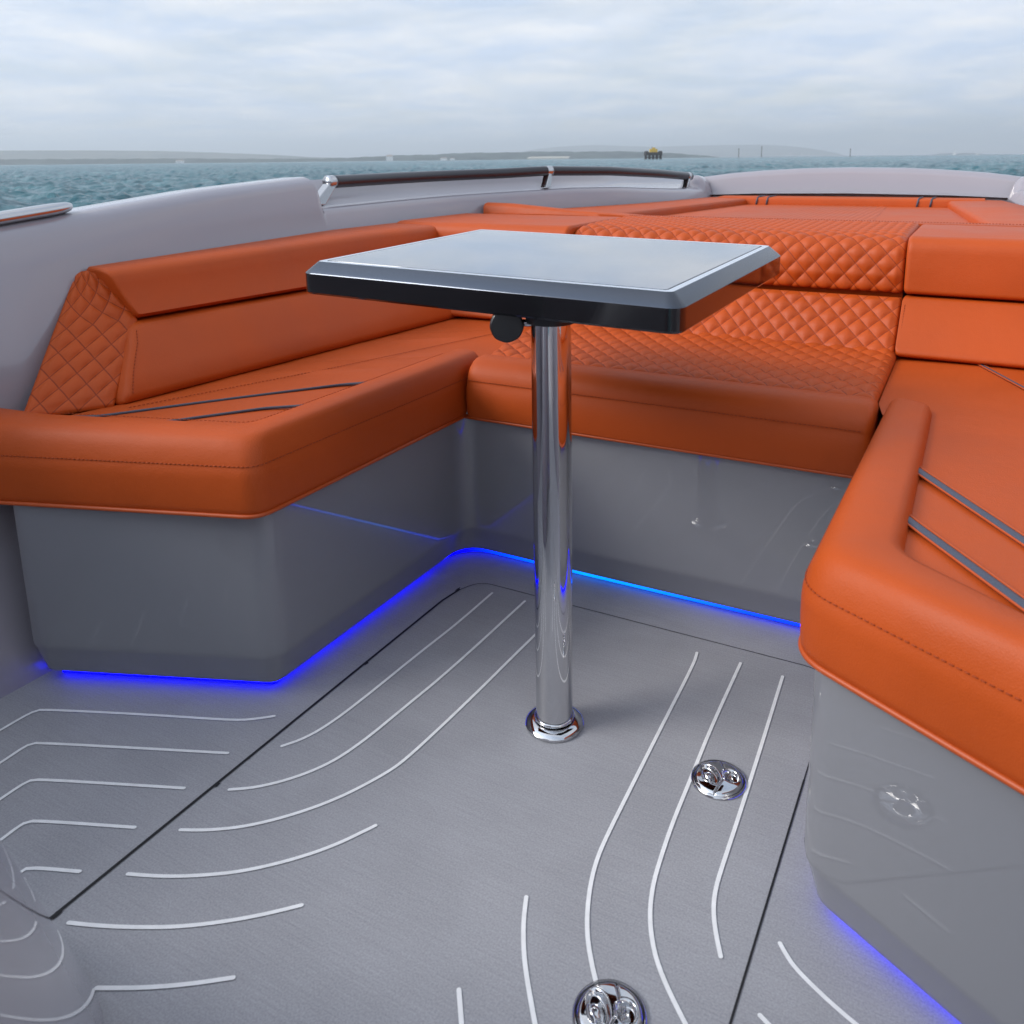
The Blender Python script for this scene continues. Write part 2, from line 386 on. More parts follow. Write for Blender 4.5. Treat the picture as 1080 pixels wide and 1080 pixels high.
def sweep(outer, inner, sec, name, mt, parent, n=160, cap=True, endround=(0, 0), wob=.0):
    """bolster: section points (t, z), t runs 0 at the outer plan line to 1 at the inner one"""
    O = resample(outer, n); I = resample(inner, n); rows = []
    zc = sum(z for t, z in sec)/len(sec); tc = .5
    for i in range(n):
        rows.append([(O[i][0]*(1-t)+I[i][0]*t, O[i][1]*(1-t)+I[i][1]*t, z) for t, z in sec])
    def rounded(end, r):
        base = rows[0] if end == 0 else rows[-1]; nb = rows[1] if end == 0 else rows[-2]
        T = np.mean(np.array(base)-np.array(nb), 0); T /= np.linalg.norm(T); T[2] = 0
        c = np.mean(np.array(base), 0); c[2] = .45; out = []
        for k in range(1, 6):
            a = k/5*PI/2; sc_ = 1-(1-math.cos(a))*.35
            out.append([tuple(c+(np.array(p)-c)*sc_+T*r*math.sin(a)) for p in base])
        return out
    if endround[1]: rows = rows+rounded(1, endround[1])
    if endround[0]: rows = rounded(0, endround[0])[::-1]+rows
    grid(rows, True, cap, cap, mb=(m := MB()), flip=True)
    return m.build(name, mt, parent, sharp=60)
BOL = [(0.05, .386), (0, .390), (-.02, .402), (-.03, .43), (-.03, .455), (-.02, .470), (0, .4752), (0.005, .478), (.02, .486), (.08, .504), (.15, .518), (.23, .526), (.33, .5305), (.55, .532), (.80, .5315), (.91, .527), (.97, .516), (1.0, .500), (1.0, .386)]
def rounded_poly3(pts, rad): return rpath(pts, rad, 10)

# ---- left bench
LB = thing('bench', 'left orange bench with quilted end on its backrest, over a grey base', 'bench', (-.75, 1.5, 0), 'benches of the U-shaped bow seating')
P, Nn = pedestal([(-1.02, .945), (-.962, .826), (-.490, 1.012), (-.490, 1.56)][::1], [0, .05, .05, 0], LB)
# body must lie on the left of travel: check sign and flip if needed
led(P, Nn, 'blue glowing light strip under the left bench base', M['led_blue'])
outL = rpath([(-1.16, .775), (-1.0, .808), (-.475, .985), (-.473, 1.735)], [0, .05, .045, 0], 12)
inL = rpath([(-1.12, .925), (-.95, .945), (-.565, 1.062), (-.565, 1.735)], [0, .03, .035, 0], 12)
sweep(outL, inL, BOL, 'bolster', M['leather'], (SL := MB().build('seat_cushion', M['leather'], LB)) and LB)
bpy.data.objects.remove(SL)
def cushion_trim(outer, parent, zpipe=.3875, zst=.476, off=0):
    O = resample(outer, 200); m = tube([(p[0], p[1], zpipe) for p in O], .0042, 8); m.build('piping', M['piping'], parent)
    Nn = normals2(O); stitches([(p[0]-0*n[0], p[1], zst+.004) for p, n in zip(O, Nn)], parent)
cushion_trim(outL, LB)
def seat_panel(lineA, lineB, z, parent, n=120, mcount=70, waves=()):
    A = resample(lineA, n); B = resample(lineB, n); rows = []
    for i in range(n):
        r = []
        for j in range(mcount):
            t = j/(mcount-1); x = A[i][0]*(1-t)+B[i][0]*t; y = A[i][1]*(1-t)+B[i][1]*t
            zz = z+.006*math.sin(PI*t)**.7
            for (x0, y0, dx, dy, amp, wd) in waves:
                d = ((x-x0)*dy-(y-y0)*dx)/math.hypot(dx, dy); l = ((x-x0)*dx+(y-y0)*dy)/(dx*dx+dy*dy)
                if -.15 < l < 1.15: zz += amp*math.exp(-(d/wd)**2)*math.sin(PI*min(1, max(0, (l+.15)/1.3)))
            r.append((x, y, zz))
        rows.append(r)
    grid(rows, mb=(m := MB()))
    return m.build('seat_cushion', M['leather'], parent)
seatL = seat_panel([(-1.10, .95), (-.98, .98), (-.96, 1.07), (-.86, 2.22)], rpath([(-.955, .925), (-.56, 1.040), (-.545, 1.68), (-.470, 1.70), (-.515, 2.0), (-.525, 2.24)], .02), .507, LB,
    waves=[(-.9, 1.35, .35, .25, .003, .02), (-.9, 1.5, .35, .25, -.003, .015), (-.88, 1.75, .3, .22, .003, .02), (-.88, 1.9, .3, .2, -.0025, .015)])
def stripe(pts, parent, w=.010, z=.5155, name='inlay_stripe', ends=False):
    P = resample(rpath(pts, .12, 14), 60); Nn = normals2(P)
    rows = []; kk = [(.55+1.3*max(0, 1-min(i, 59-i)/9.)*min(1, (min(i, 59-i)+.5)/3)) if ends else 1. for i in range(60)]
    for i, (p, n) in enumerate(zip(P, Nn)):
        k = kk[i]
        rows.append([(p[0]+n[0]*d*w*k, p[1]+n[1]*d*w*k, z+h) for d, h in ((-.62, -.003), (-.5, .0012), (-.2, .0018), (.2, .0018), (.5, .0012), (.62, -.003))])
    grid(rows, True, True, True, mb=(m := MB())); o = m.build(name, M['grey_piping'], parent)
    for s in (() if ends else (-1, 1)):
        m = tube([(p[0]+s*n[0]*w*.72*k, p[1]+s*n[1]*w*.72*k, z+.0005) for p, n, k in zip(P, Nn, kk)], .0016, 6); m.build('stripe_piping', M['piping'], o)
stripe([(-.955, .955), (-.90, .985), (-.80, 1.135), (-.62, 1.385), (-.555, 1.44)], LB, w=.008, ends=True)
stripe([(-.80, .985), (-.745, 1.025), (-.64, 1.175), (-.56, 1.24)], LB, w=.008, ends=True)
stitches([(-.90, 1.06, .5135), (-.74, 1.5, .5155), (-.60, 2.0, .5155), (-.60, 2.2, .5135)], LB)
stitches([(p[0]*.995, p[1]+.004, .5265) for p in resample(inL, 100)][12:-3], LB, mat=M['thread'], r=.0007)

# backrest of the left bench: lower and upper bolsters run fore and aft
def face_pad(rows_pts, name, mt, parent, uvs=None):
    grid(rows_pts, True, True, True, mb=(m := MB()), uvs=uvs); return m.build(name, mt, parent, sharp=60)
def lerp(a, b, t): return tuple(a[i]*(1-t)+b[i]*t for i in range(len(a)))
def side_pad(s, y0, y1, sec_of_y, name, parent, n=50, r0=.02):
    rows = []
    secs = [(y0+(y1-y0)*i/(n-1)) for i in range(n)]
    for i, y in enumerate(secs): rows.append([(s*x, yy, z) for x, yy, z in sec_of_y(y)])
    first = rows[0]; c = np.mean(np.array(first), 0); pre = []
    for k in range(1, 5):
        a = k/4*PI/2; q = 1-(1-math.cos(a))*r0/.06
        pre.append([tuple(c+(np.array(p)-c)*q+np.array([0, -r0*math.sin(a), 0])) for p in first])
    rows = pre[::-1]+rows
    grid(rows, True, True, True, mb=(m := MB()), flip=(s < 0)); return m.build(name, M['leather'], parent, sharp=70)
def ub(y): return np.interp(y, [1.07, 2.3], [.948, .850])          # foot of the backrest
def um(y): return np.interp(y, [1.2, 1.7, 2.3], [1.036, .99, .955])  # at the gap
def sec_low(y):
    k = (y-1.10)/1.2; b = ub(y)-.012; g = um(y)-.022; sh = .09   # leaning section; upper points lie further forward at the end
    f = max(0, 1-(y-1.10)/.35)
    pts = [(b+.02, .505), (b+.003, .512), (b, .53), (b+(g-b)*.35, .565), (b+(g-b)*.75, .62), (g+.0, .640), (g+.008, .650), (g+.025, .6555), (g+.10, .6545), (g+.10, .51)]
    return [(x, y+f*(z-.51)/.14*.105, z) for x, z in pts]
def sec_up(y):
    g = um(y)+.0; t = np.interp(y, [1.2, 2.3], [1.075, .985]); o_ = np.interp(y, [1, 2, 2.4], [1.155, 1.195, 1.19])
    zt = np.interp(y, [1.1, 2.0], [.772, .79])
    f = max(0, 1-(y-1.20)/.35)
    pts = [(g+.03, .66), (g+.008, .6625), (g-.004, .672), (g+(t-g)*.3, .70), (g+(t-g)*.7, .74), (t-.008, zt-.018), (t+.004, zt-.006), (t+.025, zt), (o_-.02, zt+.002), (o_, zt-.01), (o_, .66)]
    return [(x, y-f*(z-.66)/.11*.035, z) for x, z in pts]
stitches([(-(p[0]+.0015), p[1]-.004, p[2]) for p in sec_low(1.10)[2:7]], LB)
stitches([(-(p[0]+.0), p[1]-.0185, p[2]) for p in sec_low(1.10)[2:7]], LB)
BL = side_pad(-1, 1.085, 2.23, sec_low, 'backrest', LB, r0=.018)
UL = side_pad(-1, 1.212, 2.34, sec_up, 'upper_backrest', LB, r0=.010)
def quilt_h(a, b, pw=.55):
    return (np.abs(np.sin(PI*a))**pw)*(np.abs(np.sin(PI*b))**pw)
# quilted end panel: bilinear patch
def bil(c, u, v): return lerp(lerp(c[0], c[1], u), lerp(c[3], c[2], u), v)
cor = [(-1.045, .915, .515), (-.955, 1.055, .515), (-1.030, 1.200, .662), (-1.150, 1.160, .655)]
def quilt_poly(outline_fn, nu, nv, du, dv, amp, name, parent, back=.04, qa=.056, qb=.05, edge=.012, pw=.55):
    """outline_fn(u, v) -> 3D point; du, dv sizes in metres"""
    G = np.array([[outline_fn(u, v) for u in np.linspace(0, 1, nu)] for v in np.linspace(0, 1, nv)])
    gu = np.gradient(G, axis=1); gv = np.gradient(G, axis=0); Nm = np.cross(gu, gv); Nm /= np.linalg.norm(Nm, axis=2)[..., None]+1e-12
    U, V = np.meshgrid(np.linspace(0, 1, nu)*du, np.linspace(0, 1, nv)*dv)
    a = U/qa+V/qb; b = U/qa-V/qb
    e = np.minimum(np.minimum(U, du-U), np.minimum(V, dv-V)); ef = np.clip(e/edge, 0, 1); ef = np.sqrt(1-(1-ef)**2)
    tp = np.clip(e/.022, 0, 1); tp = tp*tp*(3-2*tp)
    h = amp*quilt_h(a, b, pw)*tp+edge*.8*(ef-1)
    G2 = G+Nm*h[..., None]
    rows = [list(map(tuple, r)) for r in G2]
    mb = MB(); uv = np.stack([a, b], -1).reshape(-1, 2)
    grid(rows, mb=mb, uvs=[tuple(q) for q in uv])
    # closed rim going backwards
    ring = [tuple(G2[0, j]) for j in range(nu)]+[tuple(G2[i, -1]) for i in range(1, nv)]+[tuple(G2[-1, j]) for j in range(nu-2, -1, -1)]+[tuple(G2[i, 0]) for i in range(nv-2, 0, -1)]
    nm = Nm.mean(axis=(0, 1)); ring2 = [tuple(np.array(p)-nm*back) for p in ring]
    grid([ring, ring2], True, False, True, mb=mb, uvs=[(.25, .25)]*(2*len(ring)))
    return mb.build(name, M['quilted_leather'], parent, sharp=75)
def endcap(u, v):
    A, B = np.array((-1.025, .915, .512)), np.array((-1.165, 1.155, .768))
    r0_, r1_, r2_ = np.array((-.950, 1.062, .512)), np.array((-1.040, 1.205, .662)), np.array((-1.125, 1.180, .774))
    l = A*(1-v)+B*v
    r = r0_*(1-v/.56)+r1_*(v/.56) if v < .56 else r1_*(1-(v-.56)/.44)+r2_*((v-.56)/.44)
    return tuple(l*(1-u)+r*u)
tag(quilt_poly(endcap, 70, 120, .165, .31, .0065, 'end_panel', LB, back=.03, qa=.050, qb=.050, edge=.008), 'diamond quilted end of the left backrest')

# ---- centre bench
CB = thing('bench', 'middle orange bench with diamond quilted seat and backrest behind the table', 'bench', (0, 1.9, 0), 'benches of the U-shaped bow seating')
P, Nn = pedestal([(-.49, 1.56), (-.49, 1.662), (.482, 1.662), (.482, 1.56)], [0, .055, .055, 0], CB)
led(P, Nn, 'cyan to blue light strip under the middle bench base, behind the table pole', M['led_center'])
bol = [(0.0, .387), (-.003, .395), (-.006, .43), (-.004, .468), (0, .4755), (0, .478), (.004, .497), (.014, .513), (.03, .525), (.05, .530), (.075, .531), (.090, .526), (.0965, .512), (.0965, .387)]
rows = []
X0c, X1c = -.468, .456
def xe(x): return x
for x in np.r_[X0c+.0, X0c+.002, X0c+.006, X0c+.014, np.linspace(X0c+.03, X1c-.03, 60), X1c-.014, X1c-.006, X1c-.002, X1c]:
    e = min(x-X0c, X1c-x); k = .018*(1-math.sqrt(max(0, 1-(1-min(1, e/.018))**2)))
    sl = (x-X0c)/(X1c-X0c)*-.028
    rows.append([(x, 1.640+d+(k if d < .05 else 0), z-(k if z > .45 else -k*.3)) for d, z in bol])
grid(rows, True, True, True, mb=(m := MB()), flip=True); m.build('bolster', M['leather'], CB, sharp=70)
tube([(x, 1.642, .3875) for x in np.linspace(X0c, X1c, 30)], .0042, 8, mb=(m := MB())); m.build('piping', M['piping'], CB)
stitches([(X0c+.01, 1.6385, .482), (X1c-.01, 1.6385, .482)], CB)
def seatq(u, v):
    y = 1.730+v*(2.235-1.730)
    xl = float(np.interp(y, [1.735, 1.9, 2.05, 2.3], [-.455, -.50, -.52, -.525])); xr = float(np.interp(y, [1.733, 2.235], [.450, .446]))
    xl -= .0
    return (xl*(1-u)+xr*u, y, .525)
quilt_poly(seatq, 460, 240, .95, .50, .0090, 'seat_cushion', CB, back=.11, qa=.056, qb=.074, edge=.012, pw=.5)
XQ0, XQ1 = -.503, .440
def backlow(u, v):
    x = XQ0+(XQ1-XQ0)*u; z = .510+v*.139; y = 2.158+.125*v
    return (x, y+.012*(1-u), z)
quilt_poly(backlow, 420, 110, .943, .187, .0076, 'lower_backrest', CB, back=.07, qa=.050, qb=.056, edge=.009)
# upper backrest: front face curls over into the flat top
sec = [(2.305, .654), (2.288, .660), (2.286, .70), (2.292, .735), (2.302, .765), (2.325, .785), (2.365, .793), (2.42, .796), (2.74, .799)]
SR = resample(rpath(sec, .03, 6), 160); SL_ = plen(sec)
def backup(u, v):
    p = SR[min(159, int(round(v*159)))]; return (XQ0+(XQ1-XQ0)*u, float(p[0])+.01*(1-u), float(p[1]))
quilt_poly(backup, 420, 160, .943, SL_, .0076, 'upper_backrest', CB, back=.05, qa=.050, qb=.056, edge=.009)

# ---- right bench
RB = thing('bench', 'right orange bench in the foreground with two dark stripes across its seat', 'bench', (.75, 1.5, 0), 'benches of the U-shaped bow seating')
P, Nn = pedestal([(.482, 1.56), (.466, .992), (.70, .866), (1.2, .60)], [0, .06, .12, 0], RB)
led(P, Nn, 'blue glowing light strip under the right bench base', M['led_blue'])
outR = rpath([(.462, 1.755), (.448, .985), (.70, .846), (1.25, .55)], [0, .075, .3, 0], 14)
inR = rpath([(.556, 1.70), (.560, 1.045), (.70, .940), (1.25, .645)], [0, .075, .2, 0], 14)
sweep(outR, inR, BOL, 'bolster', M['leather'], RB, endround=(.03, 0), n=180)
cushion_trim(outR, RB)
seatR = seat_panel(rpath([(.447, 2.24), (.452, 1.76), (.468, 1.68), (.530, 1.60), (.538, 1.03), (.69, .920), (1.15, .68)], [0, .01, .01, .01, .03, .05, 0]), [(.90, 2.24), (.95, 2.0), (.98, 1.6), (1.0, 1.2), (1.02, 1.1), (1.05, 1.0), (1.10, .95), (1.15, .90)], .508, RB, n=200)
stripe([(.545, 1.382), (.70, 1.150), (.80, 1.0), (.93, .80)], RB, z=.5165, w=.013)
stripe([(.545, 1.182), (.69, .983), (.78, .86)], RB, z=.5155, w=.013)
stripe([(.60, 2.235), (.715, 1.98), (.90, 1.55)], RB, z=.5165, w=.007)
def block(x0, x1, secp, name, parent, slope=0., n=40, r=.011):
    S = np.array(secp); c = S.mean(0); rows = []
    L = x1-x0; fr = [0, .02, .08, .18, .3, .5, .7, 1]
    xs_ = [x0+r*f for f in fr]+list(np.linspace(x0+r*1.3, x1-r*1.3, n))+[x1-r*f for f in fr[::-1]]
    for x in xs_:
        e = min(x-x0, x1-x); q = r*(1-math.sqrt(max(0, 1-(1-min(1, e/r))**2)))
        row = []
        for y, z in S:
            d = np.array([y, z])-c; dd = np.sign(d)*np.maximum(0, np.abs(d)-q*.9); row.append((x, c[0]+dd[0]+(x-x0)*slope, c[1]+dd[1]))
        rows.append(row)
    grid(rows, True, True, True, mb=(m := MB()), flip=True); return m.build(name, M['leather'], parent, sharp=70)
lowsec = [tuple(p) for p in rpath([(2.19, .512), (2.150, .524), (2.278, .650), (2.34, .650), (2.34, .512)], [0, .02, .02, 0, 0], 6)]
upsec = [tuple(p) for p in rpath([(2.258, .655), (2.245, .69), (2.26, .80), (2.73, .80), (2.73, .655)], [.005, .02, .045, .01, 0], 8)]
def upsec_of(): 
    return [tuple(p) for p in rpath([(2.30, .653), (2.272, .660), (2.282, .800), (2.73, .800), (2.73, .653)], [0, .012, .045, .01, 0], 8)]
block(.443, .90, lowsec, 'lower_backrest', RB, slope=-.03)
block(.443, 1.03, upsec_of(), 'upper_backrest', RB, slope=-.03)
# left smooth corner blocks belong to the left bench
block(-.90, -.505, lowsec, 'corner_backrest', LB)
block(-1.16, -.505, upsec_of(), 'corner_upper_backrest', LB)
# right bench side backrest (beyond the frame, completes the U)
side_pad(1, 1.085, 2.2, sec_low, 'backrest', RB, r0=.018); side_pad(1, 1.215, 2.28, sec_up, 'side_upper_backrest', RB, r0=.004)

for zz, yy in (((.53, .64), (2.163, 2.272)),):
    stitches([(.4505, yy[0]-.004, zz[0]), (.4505, yy[1]-.006, zz[1])], RB)
# ---------------------------------------------------------------- sunpad
SP = thing('sunpad', 'orange sun lounging pad filling the bow ahead of the benches', 'sunpad', (0, 3.5, .7))
def slab(outline, z0, z1, r, name, mt, parent, uvf=None, amp=0):
    O = resample(outline, 200, True); c = O.mean(0)
    rows = []
    def ins(d): 
        q = O-c; l = np.linalg.norm(q, axis=1)[:, None]; return c+q*(1-d/l)
    rows.append([(p[0], p[1], z0) for p in O]); rows.append([(p[0], p[1], z1-r) for p in O])
    for k in range(1, 6):
        a = k/5*PI/2; rows.append([(p[0], p[1], z1-r+r*math.sin(a)) for p in ins(r*(1-math.cos(a)))])
    for d in (.08, .2, .35): rows.append([(p[0], p[1], z1+.002) for p in ins(r+d)])
    m = grid(rows, True, True, True); return m.build(name, mt, parent, sharp=60)
wl = lambda y: plan(y)-.06
# centre panel, ribbed in its middle
mat('pink', (.60, .118, .020), .5)
def ribbed():
    nx, ny = 360, 40; G = []
    for i in range(ny):
        y = 2.80+(4.22-2.80)*i/(ny-1); w = np.interp(y, [2.8, 4.22], [.63, .45]); row = []
        for j in range(nx):
            t = j/(nx-1); x = -w+2*w*t
            r = .0025*abs(math.sin(x*PI/.024)) if -.36 < x/w*.5 < .22 else 0
            row.append((x, y, .768+r))
        G.append(row)
    m = grid(G); return m.build('centre_cushion', M['leather'], SP)
ribbed()
def strip_pad(inn, out, z1, name, h=.05, r=.014):
    n = 80; I = resample(inn, n); O = resample(out, n); rows = []
    for i in range(n):
        a, b = I[i], O[i]; w = np.linalg.norm(b-a); s = []
        for t, z in ((0, -h), (0, -r), (.3*r/w, -r*.3), (r/w, 0), (.5, .002), (1-r/w, 0), (1-.3*r/w, -r*.3), (1, -r), (1, -h)):
            s.append((a[0]*(1-t)+b[0]*t, a[1]*(1-t)+b[1]*t, z1+z))
        rows.append(s)
    m = grid(rows, True, True, True); return m.build(name, M['leather'], SP, sharp=60)
yy = np.linspace(2.78, 4.30, 30)
for s in (-1, 1):
    inn = [(s*np.interp(y, [2.78, 4.22], [.63, .45]), y) for y in yy]; out = [(s*min(wl(y), 1.10), y) for y in yy]
    if s > 0: inn, out = out, inn
    strip_pad(inn, out, .797, 'side_bolster')
xb = np.linspace(-.60, .60, 30); strip_pad([(x, 4.20) for x in xb], [(x, 4.42+.05*(1-(x/.8)**2)-.029) for x in xb], .803, 'far_bolster', h=.04, r=.01)
for x in (-.40, -.35, .33, .385):
    mb = MB(); rows = [[(x-.006+q*.02, 4.1985, .772), (x+.006+q*.02, 4.1985, .772), (x+.006+q*.02, 4.1985, .797), (x+.002, 4.212, .8035), (x+.002, 4.37, .8050), (x-.010, 4.37, .8050), (x-.010, 4.212, .8035), (x-.006+q*.02, 4.1985, .797)] for q in (0,)]
    tube([(x-.004, 4.198, .766), (x, 4.1985, .792), (x+.002, 4.206, .802), (x+.004, 4.23, .8055), (x+.01, 4.36, .8055)], .0045, 6, mb=mb); mb.build('inlay_stripe', M['grey_piping'], SP)
# near border: piped roll between backrest and pad, thicker towards the left gunwale
rows = []
for x in np.linspace(-1.12, .98, 80):
    hl = float(np.interp(x, [-1.12, -1.0, -.72, -.45, .98], [.040, .038, .018, .006, .005])); z = .796
    y0 = 2.752+.0*x
    if x < -.4: y0 = 2.80
    y0 = float(np.interp(x, [-1.12, -.55, -.45, .98], [2.80, 2.775, 2.752, 2.735]))
    rows.append([(x, y0, z-.05), (x, y0, z+hl*.6), (x, y0+.012, z+hl*.9), (x, y0+.035, z+hl), (x, y0+.07, z+hl*.8), (x, y0+.11, z+.0), (x, y0+.11, z-.05)])
grid(rows, True, True, True, mb=(m := MB()), flip=True); m.build('near_bolster', M['leather'], SP, sharp=70)
stitches([(-.5, 2.77, .8035), (.97, 2.752, .8030)], SP)

# ---------------------------------------------------------------- table
T = thing('table', 'dark glossy table on a chrome pole standing in the middle of the deck', 'table', (0, 1.192, 0))
zt, zb, zu = .8135, .795, .7555
TILT = .035   # the top rises slightly away from the camera
def on_table(px, py, z0):
    d = ray(px, py); n = (-math.sin(YAW), math.cos(YAW)); P0 = (0, 1.192)
    t = (z0-EYE[2]+TILT*((EYE[0]-P0[0])*n[0]+(EYE[1]-P0[1])*n[1]))/(d[2]-TILT*(d[0]*n[0]+d[1]*n[1]))
    return (EYE[0]+d[0]*t, EYE[1]+d[1]*t, EYE[2]+d[2]*t)
def tz(x, y, z): return z+TILT*(-x*math.sin(YAW)+(y-1.192)*math.cos(YAW))
outer = [on_table(316.5, 287, zb), on_table(718, 325.8, zb), on_table(826, 268, zb)]
outer.append(tuple(outer[0][i]+outer[2][i]-outer[1][i] for i in range(3)))
def offs(poly, d):
    n = len(poly); out = []
    for i in range(n):
        p = np.array(poly[i][:2]); a = np.array(poly[i-1][:2]); b = np.array(poly[(i+1) % n][:2])
        e1 = (p-a)/np.linalg.norm(p-a); e2 = (b-p)/np.linalg.norm(b-p); n1 = np.array([-e1[1], e1[0]]); n2 = np.array([-e2[1], e2[0]])
        k = (n1+n2)/(1+n1@n2); out.append(tuple(p+k*d))
    return out
def rc(poly, r): return rpath([p[:2] for p in poly], r, 8, closed=True)
def ring(poly, r, z): return [(p[0], p[1], tz(p[0], p[1], z)) for p in resample_corner(poly, r)]
def resample_corner(poly, r): return rc(poly, r)
m = grid([ring(offs(outer, .004), .022, zu), ring(offs(outer, 0), .026, zu+.004), ring(offs(outer, 0), .026, zb-.0015)], True, True, False); tp = m.build('table_edge', M['black_lacquer'], T, sharp=30)
m = grid([ring(offs(outer, 0), .026, zb-.0015), ring(offs(outer, .0012), .025, zb+.0005), ring(offs(outer, .0195), .014, zt-.0012), ring(offs(outer, .0215), .012, zt)], True); m.build('bevelled_rim', M['bevel_lacquer'], T, sharp=30)
m = grid([ring(offs(outer, .0215), .012, zt), ring(offs(outer, .033), .008, zt)], True); m.build('trim', M['trim'], T)
m = grid([ring(offs(outer, .033), .008, zt), ring(offs(outer, .0335), .008, zt-.001), ring(offs(outer, .0362), .008, zt-.001)], True); m.build('inlay_seam', M['black_plastic'], T, sharp=30)
m = grid([ring(offs(outer, .0355), .008, zt-.0012), ring(offs(outer, .036), .007, zt+.0002)], True, False, True); m.build('tabletop', M['glass_top'], T, sharp=30)
m = lathe([(.033, 0), (.033, .745)], (0, 1.192, 0), 64, cap=False); m.build('pole', M['chrome'], T)
m = lathe([(.0525, .001), (.053, .006), (.049, .011), (.040, .014), (.036, .014), (.0345, .011), (.0345, .004)], (0, 1.192, 0), 64, cap=False); m.build('base_flange', M['chrome'], T, sharp=35)
m = lathe([(.0334, .016), (.036, .0165), (.036, .021), (.0334, .022)], (0, 1.192, 0), 48, cap=False); m.build('collar', M['chrome'], T)
m = lathe([(.0335, .738), (.040, .740), (.043, .7562), (.0, .7562)], (0, 1.192, 0), 48, cap=False)
# mounting plate and arm under the top
box(m, -.09, .05, 1.17, 1.60, .7490, .7545); m.build('mounting_plate', M['black_plastic'], T, sharp=30)
kd = at(534.5, 343, .735)
m = MB(); dirv = np.array([EYE[0]-kd[0], EYE[1]-kd[1], 0]); dirv /= np.linalg.norm(dirv); sx = np.array([-dirv[1], dirv[0], 0])
rows = []
for q, rr in ((-.012, .0), (-.012, .024), (-.009, .0275), (.007, .0275), (.010, .025), (.0105, .0)):
    rows.append([tuple(np.array(kd)+dirv*q+sx*max(rr, 1e-4)*math.cos(a)*(1+.012*math.cos(8*a))+np.array([0, 0, 1])*max(rr, 1e-4)*math.sin(a)*(1+.012*math.cos(8*a))) for a in np.linspace(0, 2*PI, 48, endpoint=False)])
grid(rows, True, mb=m); kn = m.build('clamp_knob', M['black_plastic'], T, sharp=35)
c2 = np.array([0, 1.192, .742]); tube([np.array(kd)-dirv*.01+np.array([0, 0, .004]), (np.array(kd)+c2)/2, c2], .006, 10, mb=(m := MB())); m.build('clamp_bolt', M['steel'], T)

# ---------------------------------------------------------------- deck latches
def latch(cx_, cy_, R=.0445):
    o = thing('deck_latch', 'x', 'latch', (cx_, cy_, 0), 'deck latches')
    nr, nt_ = 70, 180; rows = []
    cy, sy = math.cos(YAW), math.sin(YAW)
    def h(a, b):
        r = math.hypot(a, b); z = .0105-.0055*r*r-.006*max(0, (r-.8)/.2)**2
        def ell(ax, bx, x0, y0, rot=0):
            dx, dy = a-x0, b-y0; c, s = math.cos(rot), math.sin(rot); u = (dx*c+dy*s)/ax; v = (-dx*s+dy*c)/bx; return math.hypot(u, v)
        sm = lambda e, w=.12: 1/(1+math.exp((e-1)/w*2))
        z -= .0085*sm(ell(.26, .52, -.30, .12, .25))                 # finger scoop
        z += .0095*max(0, 1-ell(.25, .36, -.42, -.02, .2)**2)**.6     # thumb bump
        z -= .007*sm(ell(.10, .09, -.28, -.32), .2)
        z -= .009*sm(ell(.27, .30, .46, -.03))                       # hinge pocket
        if abs(b+.02) < .17 and .12 < a < .56: z += .0075*(1-((a-.34)/.22)**4)*(1-.25*math.sin(a*60)**2)
        d = abs(a-.28+.05*(b-.5)); 
        if b > .28: z -= .003*math.exp(-(d/.022)**2)
        d2 = abs((a+.02)*.8-(b+.42)*.6-.0)
        if b < -.2: z -= .003*math.exp(-(d2/.022)**2)
        return max(z, .0008)
    for i in range(nr):
        r = (i+1)/nr; row = []
        for k in range(nt_):
            t = 2*PI*k/nt_; a, b = r*math.cos(t), r*math.sin(t)
            row.append((cx_+R*(a*cy-b*sy), cy_+R*(a*sy+b*cy), h(a, b)+.0015 if r < 1 else .001))
        rows.append(row)
    m = grid(rows, True, True, False); m.build('latch_plate', M['chrome'], o, sharp=50)
    m = lathe([(R+.0025, .0006), (R+.002, .004), (R-.001, .0055)], (cx_, cy_, 0), 64, cap=False); m.build('bezel', M['steel'], o)
    return o
p1 = at(758, 821, .004); p2 = at(643, 1070, .004)
latch(p1[0], p1[1], .0425)['label'] = 'round steel latch in the deck beside the table pole'
latch(p2[0], p2[1], .0425)['label'] = 'round steel latch nearest the camera, cut by the bottom of the photo'

# ---------------------------------------------------------------- console front at lower left
co = thing('helm_console', 'rounded glossy grey console corner at the lower left, close to the camera', 'console', (-.3, .1, 0))
rows = []
for z, kk in [(0, 0), (.03, 0), (.1, 0), (.2, 0), (.3, 0), (.4, 0), (.5, 0), (.6, 0), (.66, 0), (.69, .1), (.705, .35), (.71, .8)]:
    q = z/.5; c = np.array((-.377, .207))*(1-q)+np.array((-.114, .006))*q; c -= np.array([.0, .0]); Rr = .30*(1-kk)
    rows.append([(c[0]+Rr*math.cos(a), c[1]+Rr*math.sin(a)*1., z) for a in np.linspace(0, 2*PI, 96, endpoint=False)])
grid(rows, True, True, True, mb=(m := MB())); mat('console_gelcoat', (.27, .26, .29), .3, coat=1, crough=.02)
m.build('console_moulding', M['console_gelcoat'], co, sharp=60)
rows = []  # unseen console bulk, added to block sky light and shade the left bench
for z, f, b_, w_, r_ in ((0, .02, -1.15, .50, .12), (.5, -.06, -1.15, .46, .12), (1.0, -.18, -1.10, .42, .10), (1.18, -.24, -1.05, .38, .10), (1.21, -.27, -1.02, .35, .09)):
    rows.append([(p[0]-.22, p[1], z) for p in rpath([(-w_, b_), (w_, b_), (w_, f), (-w_, f)], r_, 8, closed=True)])
grid(rows, True, True, True, mb=(m := MB())); m.build('console_shade_body', M['gelcoat'], co, sharp=60)
mat('smoked_glass', (.02, .022, .025), .05, coat=.5)
